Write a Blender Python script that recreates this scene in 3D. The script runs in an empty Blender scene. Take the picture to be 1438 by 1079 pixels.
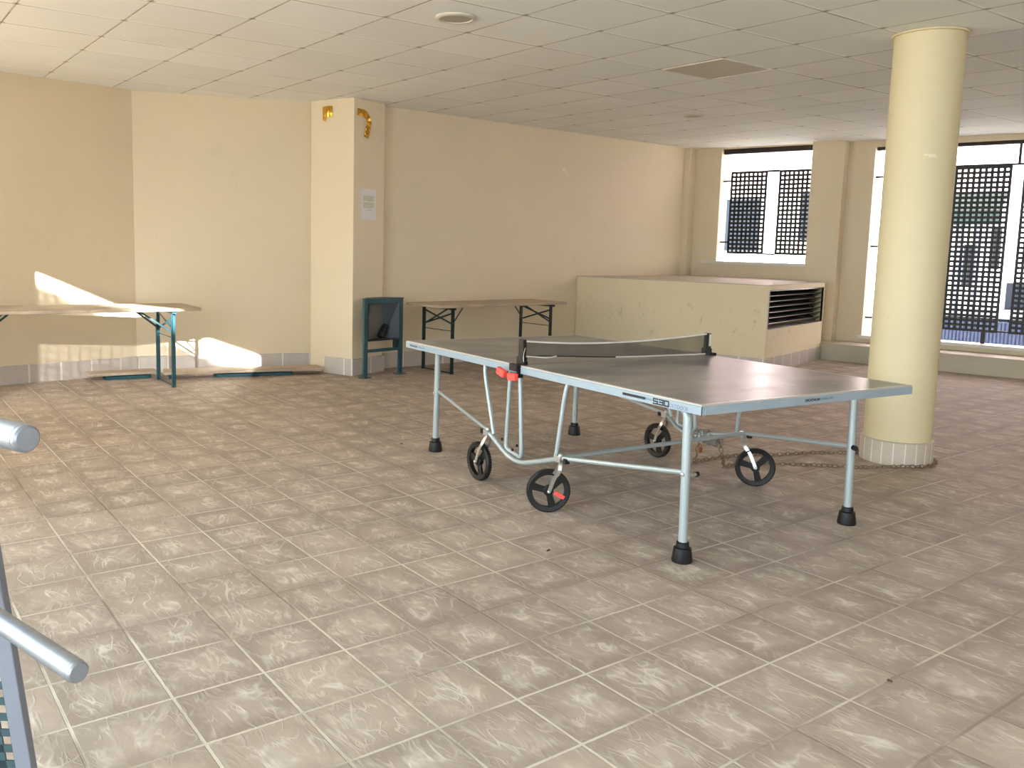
import bpy, math, random
from mathutils import Vector, Matrix

random.seed(7)
scene = bpy.context.scene
col = scene.collection

# ------------------------------------------------------------------ camera
FPX, PPX, PPY = 1209.77, 664.07, 489.73          # focal length and principal point for a 1438x1079 frame
YAW, PITCH, ROLL, EYE = 0.93966, 0.11692, -0.02499, 1.408
fw = Vector((math.cos(YAW)*math.cos(PITCH), math.sin(YAW)*math.cos(PITCH), -math.sin(PITCH)))
r0 = Vector((math.sin(YAW), -math.cos(YAW), 0))
d0 = fw.cross(r0)
rt = math.cos(ROLL)*r0 + math.sin(ROLL)*d0
dn = -math.sin(ROLL)*r0 + math.cos(ROLL)*d0
cam_data = bpy.data.cameras.new('camera')
cam = bpy.data.objects.new('camera', cam_data)
col.objects.link(cam)
up = -dn
bk = -fw
cam.matrix_world = Matrix(((rt.x, up.x, bk.x, 0), (rt.y, up.y, bk.y, 0), (rt.z, up.z, bk.z, EYE), (0, 0, 0, 1)))
cam_data.sensor_width = 36
cam_data.lens = FPX*36/1438
cam_data.shift_x = (719 - PPX)/1438
cam_data.shift_y = -(539.5 - PPY)/1438
cam_data.clip_start = 0.02
scene.camera = cam

# ------------------------------------------------------------------ light
SKY = 2.6
SUN = 22.0
EXPOSURE = 1.02
w = bpy.data.worlds.new('sky'); scene.world = w; w.use_nodes = True
nt = w.node_tree
bgn = nt.nodes['Background']
bgn.inputs[0].default_value = (0.74, 0.90, 1.0, 1)
bgn.inputs[1].default_value = SKY
# hazy sky: brighter towards the horizon than overhead
tcw = nt.nodes.new('ShaderNodeTexCoord'); spw = nt.nodes.new('ShaderNodeSeparateXYZ'); nt.links.new(tcw.outputs['Generated'], spw.inputs[0])
mrw = nt.nodes.new('ShaderNodeMapRange'); nt.links.new(spw.outputs[2], mrw.inputs[0])
mrw.inputs[1].default_value = 0.15; mrw.inputs[2].default_value = 0.85; mrw.inputs[3].default_value = SKY*1.5; mrw.inputs[4].default_value = SKY*0.55
nt.links.new(mrw.outputs[0], bgn.inputs[1])
SUN_AZ, SUN_EL = math.radians(60), math.radians(18.5)
sd = bpy.data.lights.new('sun', 'SUN'); sd.energy = SUN; sd.angle = math.radians(0.45); sd.color = (1, 0.985, 0.96)
so = bpy.data.objects.new('sun', sd); col.objects.link(so)
so.location = (-8, -12, 9)
so.rotation_euler = Vector((math.cos(SUN_AZ)*math.cos(SUN_EL), math.sin(SUN_AZ)*math.cos(SUN_EL), -math.sin(SUN_EL))).to_track_quat('-Z', 'Y').to_euler()
vs = scene.view_settings
vs.view_transform = 'Standard'; vs.look = 'None'; vs.gamma = 1; vs.use_curve_mapping = False
vs.exposure = EXPOSURE
scene.cycles.max_bounces = 10
scene.cycles.diffuse_bounces = 6

# ------------------------------------------------------------------ node helpers
class G:
    def __init__(s, name):
        s.m = bpy.data.materials.new(name); s.m.use_nodes = True
        s.t = s.m.node_tree; s.b = s.t.nodes['Principled BSDF']
        s.x = -300
    def n(s, typ, **kw):
        nd = s.t.nodes.new(typ); s.x -= 40; nd.location = (s.x, random.randint(-300, 300))
        for k, v in kw.items(): setattr(nd, k, v)
        return nd
    def l(s, a, b): s.t.links.new(a, b)
    def set(s, sock, v):
        if hasattr(v, 'is_output') or isinstance(v, bpy.types.NodeSocket): s.l(v, sock)
        else: sock.default_value = v
    def math(s, op, a, b=0.0, clamp=False):
        nd = s.n('ShaderNodeMath', operation=op, use_clamp=clamp)
        s.set(nd.inputs[0], a); s.set(nd.inputs[1], b)
        return nd.outputs[0]
    def mix(s, f, a, b):
        nd = s.n('ShaderNodeMix', data_type='RGBA')
        s.set(nd.inputs[0], f); s.set(nd.inputs[6], c4(a)); s.set(nd.inputs[7], c4(b))
        return nd.outputs[2]
    def coord(s):
        return s.n('ShaderNodeTexCoord').outputs['Object']
    def mapping(s, scale=(1, 1, 1), loc=(0, 0, 0), rot=(0, 0, 0), vec=None):
        nd = s.n('ShaderNodeMapping')
        s.l(vec if vec is not None else s.coord(), nd.inputs[0])
        nd.inputs['Location'].default_value = loc; nd.inputs['Rotation'].default_value = rot; nd.inputs['Scale'].default_value = scale
        return nd.outputs[0]
    def noise(s, vec, scale, detail=3, rough=0.55, dist=0.0):
        nd = s.n('ShaderNodeTexNoise')
        s.l(vec, nd.inputs['Vector'])
        nd.inputs['Scale'].default_value = scale; nd.inputs['Detail'].default_value = detail
        nd.inputs['Roughness'].default_value = rough; nd.inputs['Distortion'].default_value = dist
        return nd.outputs[0]
    def ramp(s, f, lo, hi):
        nd = s.n('ShaderNodeMapRange'); nd.interpolation_type = 'SMOOTHSTEP'
        s.set(nd.inputs[0], f); nd.inputs[1].default_value = lo; nd.inputs[2].default_value = hi
        return nd.outputs[0]
    def bump(s, h, strength=0.3, dist=0.01):
        nd = s.n('ShaderNodeBump'); s.l(h, nd.inputs['Height'])
        nd.inputs['Strength'].default_value = strength; nd.inputs['Distance'].default_value = dist
        s.l(nd.outputs[0], s.b.inputs['Normal'])
    def sep(s, v):
        nd = s.n('ShaderNodeSeparateXYZ'); s.l(v, nd.inputs[0]); return nd.outputs

def c4(c):
    if isinstance(c, (tuple, list)) and len(c) == 3: return (*c, 1)
    return c
def srgb(r, g, b):
    f = lambda v: (v/255/12.92 if v/255 <= 0.04045 else ((v/255+0.055)/1.055)**2.4)
    return (f(r), f(g), f(b))

def plain(name, rgb, rough=0.5, metal=0.0, var=0.06, vscale=8.0, bump=0.0, bscale=60.0):
    g = G(name)
    v = g.coord()
    nz = g.noise(v, vscale, 4)
    c = srgb(*rgb)
    dark = tuple(x*(1-var*2) for x in c); lite = tuple(min(1, x*(1+var)) for x in c)
    g.l(g.mix(nz, dark, lite), g.b.inputs['Base Color'])
    g.b.inputs['Roughness'].default_value = rough; g.b.inputs['Metallic'].default_value = metal
    if bump: g.bump(g.noise(v, bscale, 4), bump, 0.004)
    return g.m

def mat_plaster(name, rgb, scuff=0.0):
    g = G(name); v = g.coord()
    big = g.noise(v, 0.7, 5, 0.6); mid = g.noise(v, 4.0, 5, 0.6)
    c = srgb(*rgb)
    a = g.mix(big, tuple(x*0.90 for x in c), tuple(min(1, x*1.05) for x in c))
    st = g.ramp(mid, 0.62, 0.80)
    a = g.mix(g.math('MULTIPLY', st, 0.22), a, tuple(x*0.72 for x in c))
    sp = g.ramp(g.noise(v, 26, 2), 0.735, 0.77)
    a = g.mix(g.math('MULTIPLY', sp, 0.25), a, tuple(x*0.45 for x in c))
    if scuff:
        z = g.sep(v)[2]
        band = g.math('MULTIPLY', g.ramp(z, 0.95, 0.75), g.ramp(z, 0.25, 0.5))
        sc = g.ramp(g.noise(g.mapping((1, 1, 0.6)), 9, 6, 0.7, 0.6), 0.56, 0.75)
        a = g.mix(g.math('MULTIPLY', g.math('MULTIPLY', band, sc), scuff), a, srgb(120, 105, 80))
    g.l(a, g.b.inputs['Base Color']); g.b.inputs['Roughness'].default_value = 0.62
    g.bump(g.noise(v, 160, 3), 0.10, 0.003)
    return g.m

# floor tiles
TX, TY, TX0, TY0 = 0.2956, 0.2961, 1.9402, 2.8577
def mat_floor():
    g = G('slate_effect_floor_tiles'); v = g.mapping(loc=(-TX0, -TY0, 0))
    x, y, z = g.sep(v)
    u = g.math('DIVIDE', x, TX); t = g.math('DIVIDE', y, TY)
    fu = g.math('FRACT', u); ft = g.math('FRACT', t)
    du = g.math('MINIMUM', fu, g.math('SUBTRACT', 1.0, fu)); dt = g.math('MINIMUM', ft, g.math('SUBTRACT', 1.0, ft))
    d = g.math('MINIMUM', du, dt)
    wob = g.math('MULTIPLY', g.math('SUBTRACT', g.noise(v, 30, 2), 0.5), 0.010)
    d2 = g.math('ADD', d, wob)
    grout = g.ramp(d2, 0.020, 0.011)
    cell = g.n('ShaderNodeCombineXYZ'); g.l(g.math('FLOOR', u), cell.inputs[0]); g.l(g.math('FLOOR', t), cell.inputs[1])
    wn = g.n('ShaderNodeTexWhiteNoise'); g.l(cell.outputs[0], wn.inputs[0])
    rnd = wn.outputs[0]
    # per tile shifted coordinates so the relief breaks at each joint
    off = g.n('ShaderNodeVectorMath', operation='MULTIPLY_ADD'); g.l(wn.outputs[1], off.inputs[0]); off.inputs[1].default_value = (9, 9, 9); g.l(v, off.inputs[2])
    pv = g.mapping(scale=(1.0, 0.42, 1), rot=(0, 0, 0.30), vec=off.outputs[0])
    n1 = g.noise(pv, 9.5, 2.5, 0.5, 0.7)
    vein = g.math('SUBTRACT', 1.0, g.math('MULTIPLY', g.math('ABSOLUTE', g.math('SUBTRACT', n1, 0.5)), 19.0), True)
    n2 = g.noise(pv, 17, 2.5, 0.5, 0.8)
    vein2 = g.math('SUBTRACT', 1.0, g.math('MULTIPLY', g.math('ABSOLUTE', g.math('SUBTRACT', n2, 0.54)), 20.0), True)
    brk = g.ramp(g.noise(off.outputs[0], 13, 2), 0.40, 0.62)
    veins = g.math('MULTIPLY', g.math('MAXIMUM', vein, g.math('MULTIPLY', vein2, 0.7)), g.math('ADD', 0.25, g.math('MULTIPLY', brk, 0.75)))
    wear = g.ramp(g.math('ADD', d, g.math('MULTIPLY', g.math('SUBTRACT', g.noise(off.outputs[0], 9, 4), 0.5), 0.42)), 0.06, 0.36)
    stain = g.ramp(g.noise(v, 0.9, 5, 0.65), 0.40, 0.72)
    cdark = srgb(154, 138, 125); cmid = srgb(172, 156, 141); clite = srgb(192, 177, 162)
    a = g.mix(rnd, cdark, cmid)
    a = g.mix(g.math('MULTIPLY', wear, 0.48), a, clite)
    a = g.mix(g.math('MULTIPLY', stain, 0.40), a, srgb(138, 126, 113))
    a = g.mix(g.math('MULTIPLY', veins, g.math('ADD', 0.22, g.math('MULTIPLY', wear, 0.50))), a, srgb(222, 212, 198))
    dirt = g.ramp(g.noise(v, 2.3, 6, 0.7), 0.58, 0.80)
    a = g.mix(g.math('MULTIPLY', dirt, 0.30), a, srgb(128, 114, 98))
    gcol = g.mix(g.ramp(g.noise(v, 1.4, 4), 0.42, 0.62), srgb(212, 202, 186), srgb(140, 127, 112))
    a = g.mix(g.math('MULTIPLY', grout, 0.85), a, gcol)
    g.l(a, g.b.inputs['Base Color'])
    g.set(g.b.inputs['Roughness'], g.math('ADD', 0.52, g.math('MULTIPLY', g.noise(v, 6, 3), 0.25)))
    hgt = g.math('ADD', g.math('MULTIPLY', veins, 0.35), g.math('MULTIPLY', n1, 0.8))
    hgt = g.math('SUBTRACT', hgt, g.math('MULTIPLY', grout, 0.4))
    g.b.inputs['Specular IOR Level'].default_value = 0.28
    g.bump(hgt, 0.5, 0.007)
    return g.m

CX0, CY0, CSX, CSY = 4.2261, 3.7767, 0.6522, 0.6322
def mat_ceiling():
    g = G('suspended_ceiling_tiles'); v = g.mapping(loc=(-CX0, -CY0, 0))
    x, y, z = g.sep(v)
    u = g.math('DIVIDE', x, CSX); t = g.math('DIVIDE', y, CSY)
    fu = g.math('FRACT', u); ft = g.math('FRACT', t)
    du = g.math('MINIMUM', fu, g.math('SUBTRACT', 1.0, fu)); dt = g.math('MINIMUM', ft, g.math('SUBTRACT', 1.0, ft))
    lu = g.ramp(du, 0.016, 0.009); lt = g.ramp(dt, 0.012, 0.006)
    su = g.ramp(du, 0.010, 0.004)  # dark line, T-bar shadow painted in
    cell = g.n('ShaderNodeCombineXYZ'); g.l(g.math('FLOOR', u), cell.inputs[0]); g.l(g.math('FLOOR', t), cell.inputs[1])
    wn = g.n('ShaderNodeTexWhiteNoise'); g.l(cell.outputs[0], wn.inputs[0])
    base = g.mix(wn.outputs[0], srgb(232, 233, 231), srgb(240, 241, 239))
    base = g.mix(g.math('MULTIPLY', g.ramp(g.noise(v, 0.8, 5), 0.45, 0.75), 0.12), base, srgb(200, 194, 178))
    a = g.mix(g.math('MULTIPLY', g.ramp(dt, 0.017, 0.011), 0.9), base, srgb(254, 254, 250))
    ed = g.ramp(g.math('ABSOLUTE', g.math('SUBTRACT', ft, 0.024)), 0.015, 0.008)  # shadow painted along one side of each white T-bar
    a = g.mix(g.math('MULTIPLY', ed, g.math('ADD', 0.25, g.math('MULTIPLY', g.ramp(g.noise(v, 1.1, 3), 0.42, 0.62), 0.5))), a, srgb(140, 134, 120))
    a = g.mix(g.math('MULTIPLY', lu, 0.75), a, srgb(228, 222, 206))
    a = g.mix(g.math('MULTIPLY', su, g.math('ADD', 0.45, g.math('MULTIPLY', g.ramp(g.noise(v, 3.5, 3), 0.4, 0.6), 0.4))), a, srgb(120, 112, 96))
    # grimy specks at the crossings
    cross = g.math('MULTIPLY', g.ramp(du, 0.05, 0.01), g.ramp(dt, 0.05, 0.01))
    a = g.mix(g.math('MULTIPLY', cross, 0.6), a, srgb(90, 82, 70))
    g.l(a, g.b.inputs['Base Color']); g.b.inputs['Roughness'].default_value = 0.8
    hgt = g.math('ADD', g.math('MULTIPLY', g.math('MAXIMUM', lu, lt), -1.0), g.math('MULTIPLY', g.noise(v, 120, 2), 0.08))
    g.bump(hgt, 0.25, 0.006)
    return g.m

def mat_skirting(name, step, axis_vec=None, rgb=(196, 186, 178), joint=(232, 226, 216), thick=0.012):
    # glazed skirting tiles: joints every step metres along local x
    g = G(name); v = g.coord(); x, y, z = g.sep(v)
    f = g.math('FRACT', g.math('DIVIDE', x, step))
    d = g.math('MINIMUM', f, g.math('SUBTRACT', 1.0, f))
    j = g.ramp(d, thick/step, thick/step*0.45)
    c = srgb(*rgb)
    a = g.mix(g.noise(v, 6, 5, 0.65), tuple(k*0.84 for k in c), tuple(min(1, k*1.06) for k in c))
    a = g.mix(g.math('MULTIPLY', j, 0.8), a, srgb(*joint))
    g.l(a, g.b.inputs['Base Color']); g.b.inputs['Roughness'].default_value = 0.45
    g.bump(g.math('MULTIPLY', j, -1.0), 0.2, 0.004)
    return g.m

def mat_wood(name, rgb=(176, 150, 122)):
    g = G(name)
    v = g.mapping(scale=(1.2, 16, 8)); c = srgb(*rgb)
    gr = g.noise(v, 3.0, 6, 0.65, 0.6)
    a = g.mix(gr, tuple(k*0.62 for k in c), tuple(min(1, k*1.15) for k in c))
    a = g.mix(g.math('MULTIPLY', g.ramp(g.noise(g.coord(), 2.6, 4), 0.45, 0.7), 0.4), a, srgb(132, 120, 108))
    g.l(a, g.b.inputs['Base Color']); g.b.inputs['Roughness'].default_value = 0.7
    g.bump(gr, 0.25, 0.003)
    return g.m

def mat_tabletop():
    # W x L play surface, dusty grey with the white border line
    g = G('dusty_grey_play_surface'); v = g.coord(); x, y, z = g.sep(v)
    bx = g.math('MINIMUM', x, g.math('SUBTRACT', 1.5, x)); by = g.math('MINIMUM', y, g.math('SUBTRACT', 2.75, y))
    ln = g.ramp(g.math('MINIMUM', bx, by), 0.024, 0.020)
    sm = g.noise(g.mapping(scale=(1, 2.0, 1), rot=(0, 0, 0.3)), 2.2, 4, 0.5, 0.3)
    a = g.mix(g.ramp(sm, 0.36, 0.64), srgb(92, 94, 98), srgb(140, 138, 134))
    a = g.mix(g.math('MULTIPLY', g.ramp(g.noise(g.mapping(scale=(1, 3, 1), rot=(0, 0, 0.25)), 5, 5, 0.6, 0.5), 0.5, 0.8), 0.35), a, srgb(160, 154, 146))
    a = g.mix(g.math('MULTIPLY', ln, 0.7), a, srgb(205, 200, 195))
    g.l(a, g.b.inputs['Base Color'])
    g.set(g.b.inputs['Roughness'], g.math('ADD', 0.24, g.math('MULTIPLY', sm, 0.12)))
    g.b.inputs['Specular IOR Level'].default_value = 0.6
    return g.m

M = {}
M['wall'] = mat_plaster('cream_painted_plaster', (226, 211, 182))
M['wall_scuffed'] = mat_plaster('scuffed_cream_plaster', (228, 212, 178), 0.55)
M['column'] = mat_plaster('cream_column_paint', (226, 213, 174))
M['floor'] = mat_floor(); M['ceiling'] = mat_ceiling()
M['skirt'] = mat_skirting('skirting_tiles', 0.30)
M['skirt_round'] = plain('column_base_tile', (206, 192, 176), 0.5, var=0.08)
M['joint'] = plain('pale_grout', (236, 228, 214), 0.7)
M['stone'] = plain('grey_stone_ledge', (196, 186, 166), 0.55, var=0.10, vscale=3)
M['sill'] = plain('pale_stone_sill', (226, 222, 212), 0.4)
M['black_iron'] = plain('black_painted_iron', (14, 14, 17), 0.45, var=0.1)
M['header'] = plain('dark_brown_header', (40, 26, 24), 0.6)
M['slat'] = plain('glossy_dark_slat', (18, 16, 14), 0.22)
M['vent_dark'] = plain('vent_cavity', (22, 20, 18), 0.8)
M['frame'] = plain('blue_grey_enamel', (152, 168, 180), 0.32, var=0.03)
M['top'] = mat_tabletop()
M['steel'] = plain('silver_painted_tube', (172, 182, 184), 0.35, 0.35, var=0.03)
M['zinc'] = plain('bright_zinc', (206, 206, 204), 0.28, 0.8, var=0.06, vscale=30)
M['rubber'] = plain('black_rubber', (9, 9, 10), 0.5)
M['black'] = plain('black_plastic', (11, 11, 13), 0.38)
M['red'] = plain('red_plastic', (255, 84, 76), 0.4, var=0.03)
M['ink'] = plain('navy_black_ink', (24, 30, 44), 0.5)
M['ink_light'] = plain('grey_blue_ink', (116, 136, 156), 0.5)
M['white'] = plain('white_tape', (226, 222, 214), 0.7)
M['rust'] = plain('rusty_chain_steel', (146, 126, 104), 0.6, 0.5, var=0.3, vscale=40)
M['chain_bright'] = plain('galvanised_chain', (178, 178, 172), 0.35, 0.8, var=0.2, vscale=40)
M['wood'] = mat_wood('weathered_table_wood', (190, 172, 150))
M['teal'] = plain('teal_green_paint', (30, 76, 86), 0.45, var=0.08)
M['green'] = plain('dark_green_paint', (34, 52, 48), 0.45, var=0.08)
M['bin'] = plain('dark_teal_enamel', (30, 74, 82), 0.4, var=0.08)
M['bin_dark'] = plain('dark_shaded_teal_enamel', (24, 36, 46), 0.4)  # teal enamel with the shade of the right panel painted in
M['paper'] = plain('printer_paper', (226, 224, 222), 0.7, var=0.02)
M['print'] = plain('yellowish_print', (196, 194, 158), 0.8)
M['gold'] = plain('gold_foil', (222, 172, 70), 0.22, 0.9, var=0.1, vscale=50)
M['gate'] = plain('grey_gate_paint', (112, 114, 124), 0.45, var=0.03)
M['gate_panel'] = plain('dark_teal_perforated_sheet', (42, 66, 72), 0.45)
M['alu'] = plain('worn_galvanised_tube', (150, 155, 162), 0.36, 0.7, var=0.10, vscale=25)
M['panel'] = plain('grey_access_panel', (196, 192, 178), 0.6, var=0.04)
M['lamp_glass'] = plain('frosted_lamp_glass', (176, 168, 152), 0.4)
M['lamp_ring'] = plain('white_lamp_ring', (214, 208, 194), 0.45)
M['facade'] = plain('white_render', (240, 232, 226), 0.8, var=0.03)
M['facade_pink'] = plain('pale_pink_render', (238, 205, 205), 0.8, var=0.03)
M['asphalt'] = plain('pale_paving', (214, 211, 205), 0.85, var=0.08)
M['awning'] = plain('dark_green_awning', (6, 34, 26), 0.8)
M['shop_dark'] = plain('dark_glass', (22, 26, 34), 0.2)
M['bluesheet'] = plain('blue_grey_corrugated', (96, 112, 150), 0.5, var=0.1)
M['leaf'] = plain('dry_leaf', (70, 58, 44), 0.8)
M['flake'] = plain('pale_paint_flake', (240, 230, 205), 0.6)

# net: fine mesh with alpha pattern made of real strands would be far below a pixel, so the weave is procedural
def mat_net():
    g = G('fine_net_weave'); v = g.coord()
    g.l(g.mix(g.noise(v, 5, 3), srgb(62, 60, 54), srgb(88, 84, 74)), g.b.inputs['Base Color']); g.b.inputs['Roughness'].default_value = 0.9
    g.set(g.b.inputs['Alpha'], g.math('ADD', 0.58, g.math('MULTIPLY', g.noise(v, 9, 2), 0.16)))
    return g.m
M['net'] = mat_net()
def mat_binmesh():
    g = G('grey_perforated_mesh'); v = g.coord(); x, y, z = g.sep(v)
    fx = g.math('FRACT', g.math('MULTIPLY', x, 90.0)); fz = g.math('FRACT', g.math('MULTIPLY', z, 90.0))
    on = g.math('MAXIMUM', g.math('LESS_THAN', fx, 0.5), g.math('LESS_THAN', fz, 0.5))
    g.l(g.mix(on, srgb(44, 46, 46), srgb(128, 126, 118)), g.b.inputs['Base Color']); g.b.inputs['Roughness'].default_value = 0.6
    return g.m
M['bin_mesh'] = mat_binmesh()

# ------------------------------------------------------------------ mesh helpers
class MB:
    def __init__(s): s.v = []; s.f = []
    def add(s, vs, fs):
        o = len(s.v); s.v += [tuple(p) for p in vs]; s.f += [tuple(i+o for i in f) for f in fs]
        return s
    def box(s, x0, x1, y0, y1, z0, z1, mat=None):
        vs = [Vector((x, y, z)) for z in (z0, z1) for (x, y) in ((x0, y0), (x1, y0), (x1, y1), (x0, y1))]
        if mat is not None: vs = [mat @ p for p in vs]
        return s.add(vs, [(0, 3, 2, 1), (4, 5, 6, 7), (0, 1, 5, 4), (1, 2, 6, 5), (2, 3, 7, 6), (3, 0, 4, 7)])
    def prism(s, poly, z0, z1):
        # z0 / z1 may be numbers or functions of (x, y)
        a = sum(poly[i][0]*poly[(i+1) % len(poly)][1]-poly[(i+1) % len(poly)][0]*poly[i][1] for i in range(len(poly)))
        if a < 0: poly = poly[::-1]
        f0 = z0 if callable(z0) else (lambda x, y: z0); f1 = z1 if callable(z1) else (lambda x, y: z1)
        n = len(poly)
        vs = [(x, y, f0(x, y)) for x, y in poly]+[(x, y, f1(x, y)) for x, y in poly]
        fs = [tuple(range(n))[::-1], tuple(range(n, 2*n))]+[(i, (i+1) % n, n+(i+1) % n, n+i) for i in range(n)]
        return s.add(vs, fs)
    def beam(s, a, b, wd, ht, upv=(0, 0, 1)):
        # rectangular bar from a to b, wd across, ht along upv
        a = Vector(a); b = Vector(b); d = (b-a); L = d.length; d.normalize()
        u = Vector(upv); sd_ = d.cross(u)
        if sd_.length < 1e-5: sd_ = d.cross(Vector((1, 0, 0)))
        sd_.normalize(); u = sd_.cross(d).normalized()
        m = Matrix((( d.x, sd_.x, u.x, a.x), (d.y, sd_.y, u.y, a.y), (d.z, sd_.z, u.z, a.z), (0, 0, 0, 1)))
        return s.box(0, L, -wd/2, wd/2, -ht/2, ht/2, m)
    def tube(s, pts, r, n=12, closed=False, cap=True):
        pts = [Vector(p) for p in pts]; N = len(pts)
        rr = r if isinstance(r, (list, tuple)) else [r]*N
        tang = []
        for i in range(N):
            if closed: t = pts[(i+1) % N]-pts[i-1]
            elif i == 0: t = pts[1]-pts[0]
            elif i == N-1: t = pts[-1]-pts[-2]
            else: t = (pts[i+1]-pts[i]).normalized()+(pts[i]-pts[i-1]).normalized()
            tang.append(t.normalized())
        t0 = tang[0]; ref = Vector((0, 0, 1)) if abs(t0.z) < 0.9 else Vector((1, 0, 0))
        nrm = (ref-t0*ref.dot(t0)).normalized()
        vs = []
        for i in range(N):
            t = tang[i]; nrm = (nrm-t*nrm.dot(t)).normalized(); bn = t.cross(nrm)
            for k in range(n):
                a = 2*math.pi*k/n
                vs.append(pts[i]+rr[i]*(math.cos(a)*nrm+math.sin(a)*bn))
        fs = []
        for i in range(N if closed else N-1):
            j = (i+1) % N
            for k in range(n):
                k2 = (k+1) % n
                fs.append((i*n+k, i*n+k2, j*n+k2, j*n+k))
        if cap and not closed:
            fs.append(tuple(range(n))[::-1]); fs.append(tuple((N-1)*n+k for k in range(n)))
        return s.add(vs, fs)
    def lathe(s, prof, n=32, base=(0, 0, 0), axis=None, cap=True):
        # prof: list of (radius, height); axis optional Matrix
        vs = []
        for r, h in prof:
            for k in range(n):
                a = 2*math.pi*k/n
                p = Vector((r*math.cos(a), r*math.sin(a), h))
                if axis is not None: p = axis @ p
                vs.append(p+Vector(base))
        fs = []
        for i in range(len(prof)-1):
            for k in range(n):
                k2 = (k+1) % n
                fs.append((i*n+k, i*n+k2, (i+1)*n+k2, (i+1)*n+k))
        if cap:
            fs.append(tuple(range(n))[::-1]); fs.append(tuple((len(prof)-1)*n+k for k in range(n)))
        return s.add(vs, fs)
    def build(s, name, mat, parent=None, bevel=0.0, smooth=None, loc=None, rotz=0.0):
        me = bpy.data.meshes.new(name); me.from_pydata(s.v, [], s.f); me.update()
        o = bpy.data.objects.new(name, me); col.objects.link(o)
        me.materials.append(mat)
        if parent is not None: o.parent = parent
        if loc is not None: o.location = loc
        o.rotation_euler.z = rotz
        if smooth is not None:
            me.polygons.foreach_set('use_smooth', [True]*len(me.polygons))
            me.set_sharp_from_angle(angle=math.radians(smooth))
        if bevel:
            b = o.modifiers.new('bevel', 'BEVEL'); b.width = bevel; b.segments = 2; b.limit_method = 'ANGLE'; b.harden_normals = False
        return o

def smoothpath(pts, it=2):
    # Chaikin corner cutting keeping the ends
    pts = [Vector(p) for p in pts]
    for _ in range(it):
        q = [pts[0]]
        for a, b in zip(pts, pts[1:]): q += [a.lerp(b, 0.25), a.lerp(b, 0.75)]
        q.append(pts[-1]); pts = q
    return pts
def roundpath(pts, r=0.03, n=4):
    pts = [Vector(p) for p in pts]; q = [pts[0]]
    for i in range(1, len(pts)-1):
        a, b, c = pts[i-1], pts[i], pts[i+1]
        d1 = (a-b); d2 = (c-b); k1 = min(r, d1.length*0.45); k2 = min(r, d2.length*0.45)
        p1 = b+d1.normalized()*k1; p2 = b+d2.normalized()*k2
        for j in range(n+1):
            t = j/n; q.append(p1.lerp(b, t).lerp(b.lerp(p2, t), t))
    q.append(pts[-1]); return q

def tag(o, label, cat, group=None):
    o['label'] = label; o['category'] = cat
    if group: o['group'] = group
    return o
def thing(name, label, cat, loc=(0, 0, 0), rotz=0.0, group=None):
    o = bpy.data.objects.new(name, None); col.objects.link(o)
    o.location = loc; o.rotation_euler.z = rotz; o.empty_display_size = 0.2
    return tag(o, label, cat, group)
def struct(o):
    o['kind'] = 'structure'; return o

def CZ(x, y): return 2.7939+0.01108*x+0.01024*y      # underside of the suspended ceiling
def CZu(x, y): return CZ(x, y)+0.02

# ------------------------------------------------------------------ setting: floor, ceiling, walls
WP = Vector((11.333, 6.776)); WE = Vector((0.2465, -0.9691)); WN = Vector((-0.9691, -0.2465))   # window wall: point, along, inward normal
def wpt(t, off=0.0):
    p = WP+WE*t+WN*off; return (p.x, p.y)

MB().prism([(-4.6, -5.8), (-4.6, 10.2), wpt(-3.3, -0.27), wpt(12.8, -0.27)], -0.25, 0.0).build('floor', M['floor'])
struct(bpy.data.objects['floor'])
ceil_poly = [(-2.6, 9.6), (-1.14, 4.62), (-0.31, 2.13), (-2.81, -2.2), (-2.81, -5.5), (13.9, -5.5), wpt(9.0, -0.32), wpt(-3.2, -0.32), (10.9, 9.4), (6.0, 9.4)]  # unseen part near and behind the camera added to darken the near floor
struct(MB().prism(ceil_poly, CZ, lambda x, y: CZ(x, y)+0.35).build('ceiling', M['ceiling']))

# walls: the left and back runs
W1A, W1B = (-4.5, 8.035), (2.46, 9.38)
W2B = (4.32, 8.84)
BA, BB = (4.70, 8.48), (10.62, 9.04)
def wallrun(name, a, b, thick=0.25, z0=0.0):
    a = Vector(a); b = Vector(b); d = (b-a).normalized(); nrm = Vector((-d.y, d.x))
    poly = [tuple(a), tuple(b), tuple(b+nrm*thick), tuple(a+nrm*thick)]
    return struct(MB().prism(poly, z0, CZu).build(name, M['wall']))
def extend(a, b, k0, k1):
    a = Vector(a); b = Vector(b); d = (b-a).normalized(); return tuple(a-d*k0), tuple(b+d*k1)
wallrun('wall_left', W1A, W1B)
wallrun('wall_back_left', W1B, W2B)
wallrun('wall_back', BA, BB)
# unseen side pier added outside the frame; its edge and length limit the sun
struct(MB().prism([(-1.14, 4.62), (-1.85, 7.05), (-2.10, 6.98), (-1.39, 4.55)], 0, CZu).build('wall_side_blocker', M['wall']))

def skirting(name, a, b, hgt=0.18, thick=0.014, mat='skirt', off=0.0, z0=0.0):
    a = Vector(a); b = Vector(b); d = b-a; L = d.length; ang = math.atan2(d.y, d.x)
    o = MB().box(0, L, -thick, 0, z0, z0+hgt).build(name, M[mat], None, 0.003, loc=(a.x, a.y, 0), rotz=ang)
    return o
struct(skirting('baseboard_left', W1A, (2.457, 9.3655)))
struct(skirting('baseboard_back_left', (2.474, 9.376), (4.295, 8.846)))
struct(skirting('baseboard_back', (4.92, 8.501), (8.20, 8.811)))

struct(MB().prism([(4.6, -2.55), (13.95, -2.55), (13.95, -2.8), (4.6, -2.8)], 0, CZu).build('wall_front_blocker', M['wall']))  # unseen wall added to hold sky light off the back and right
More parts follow.
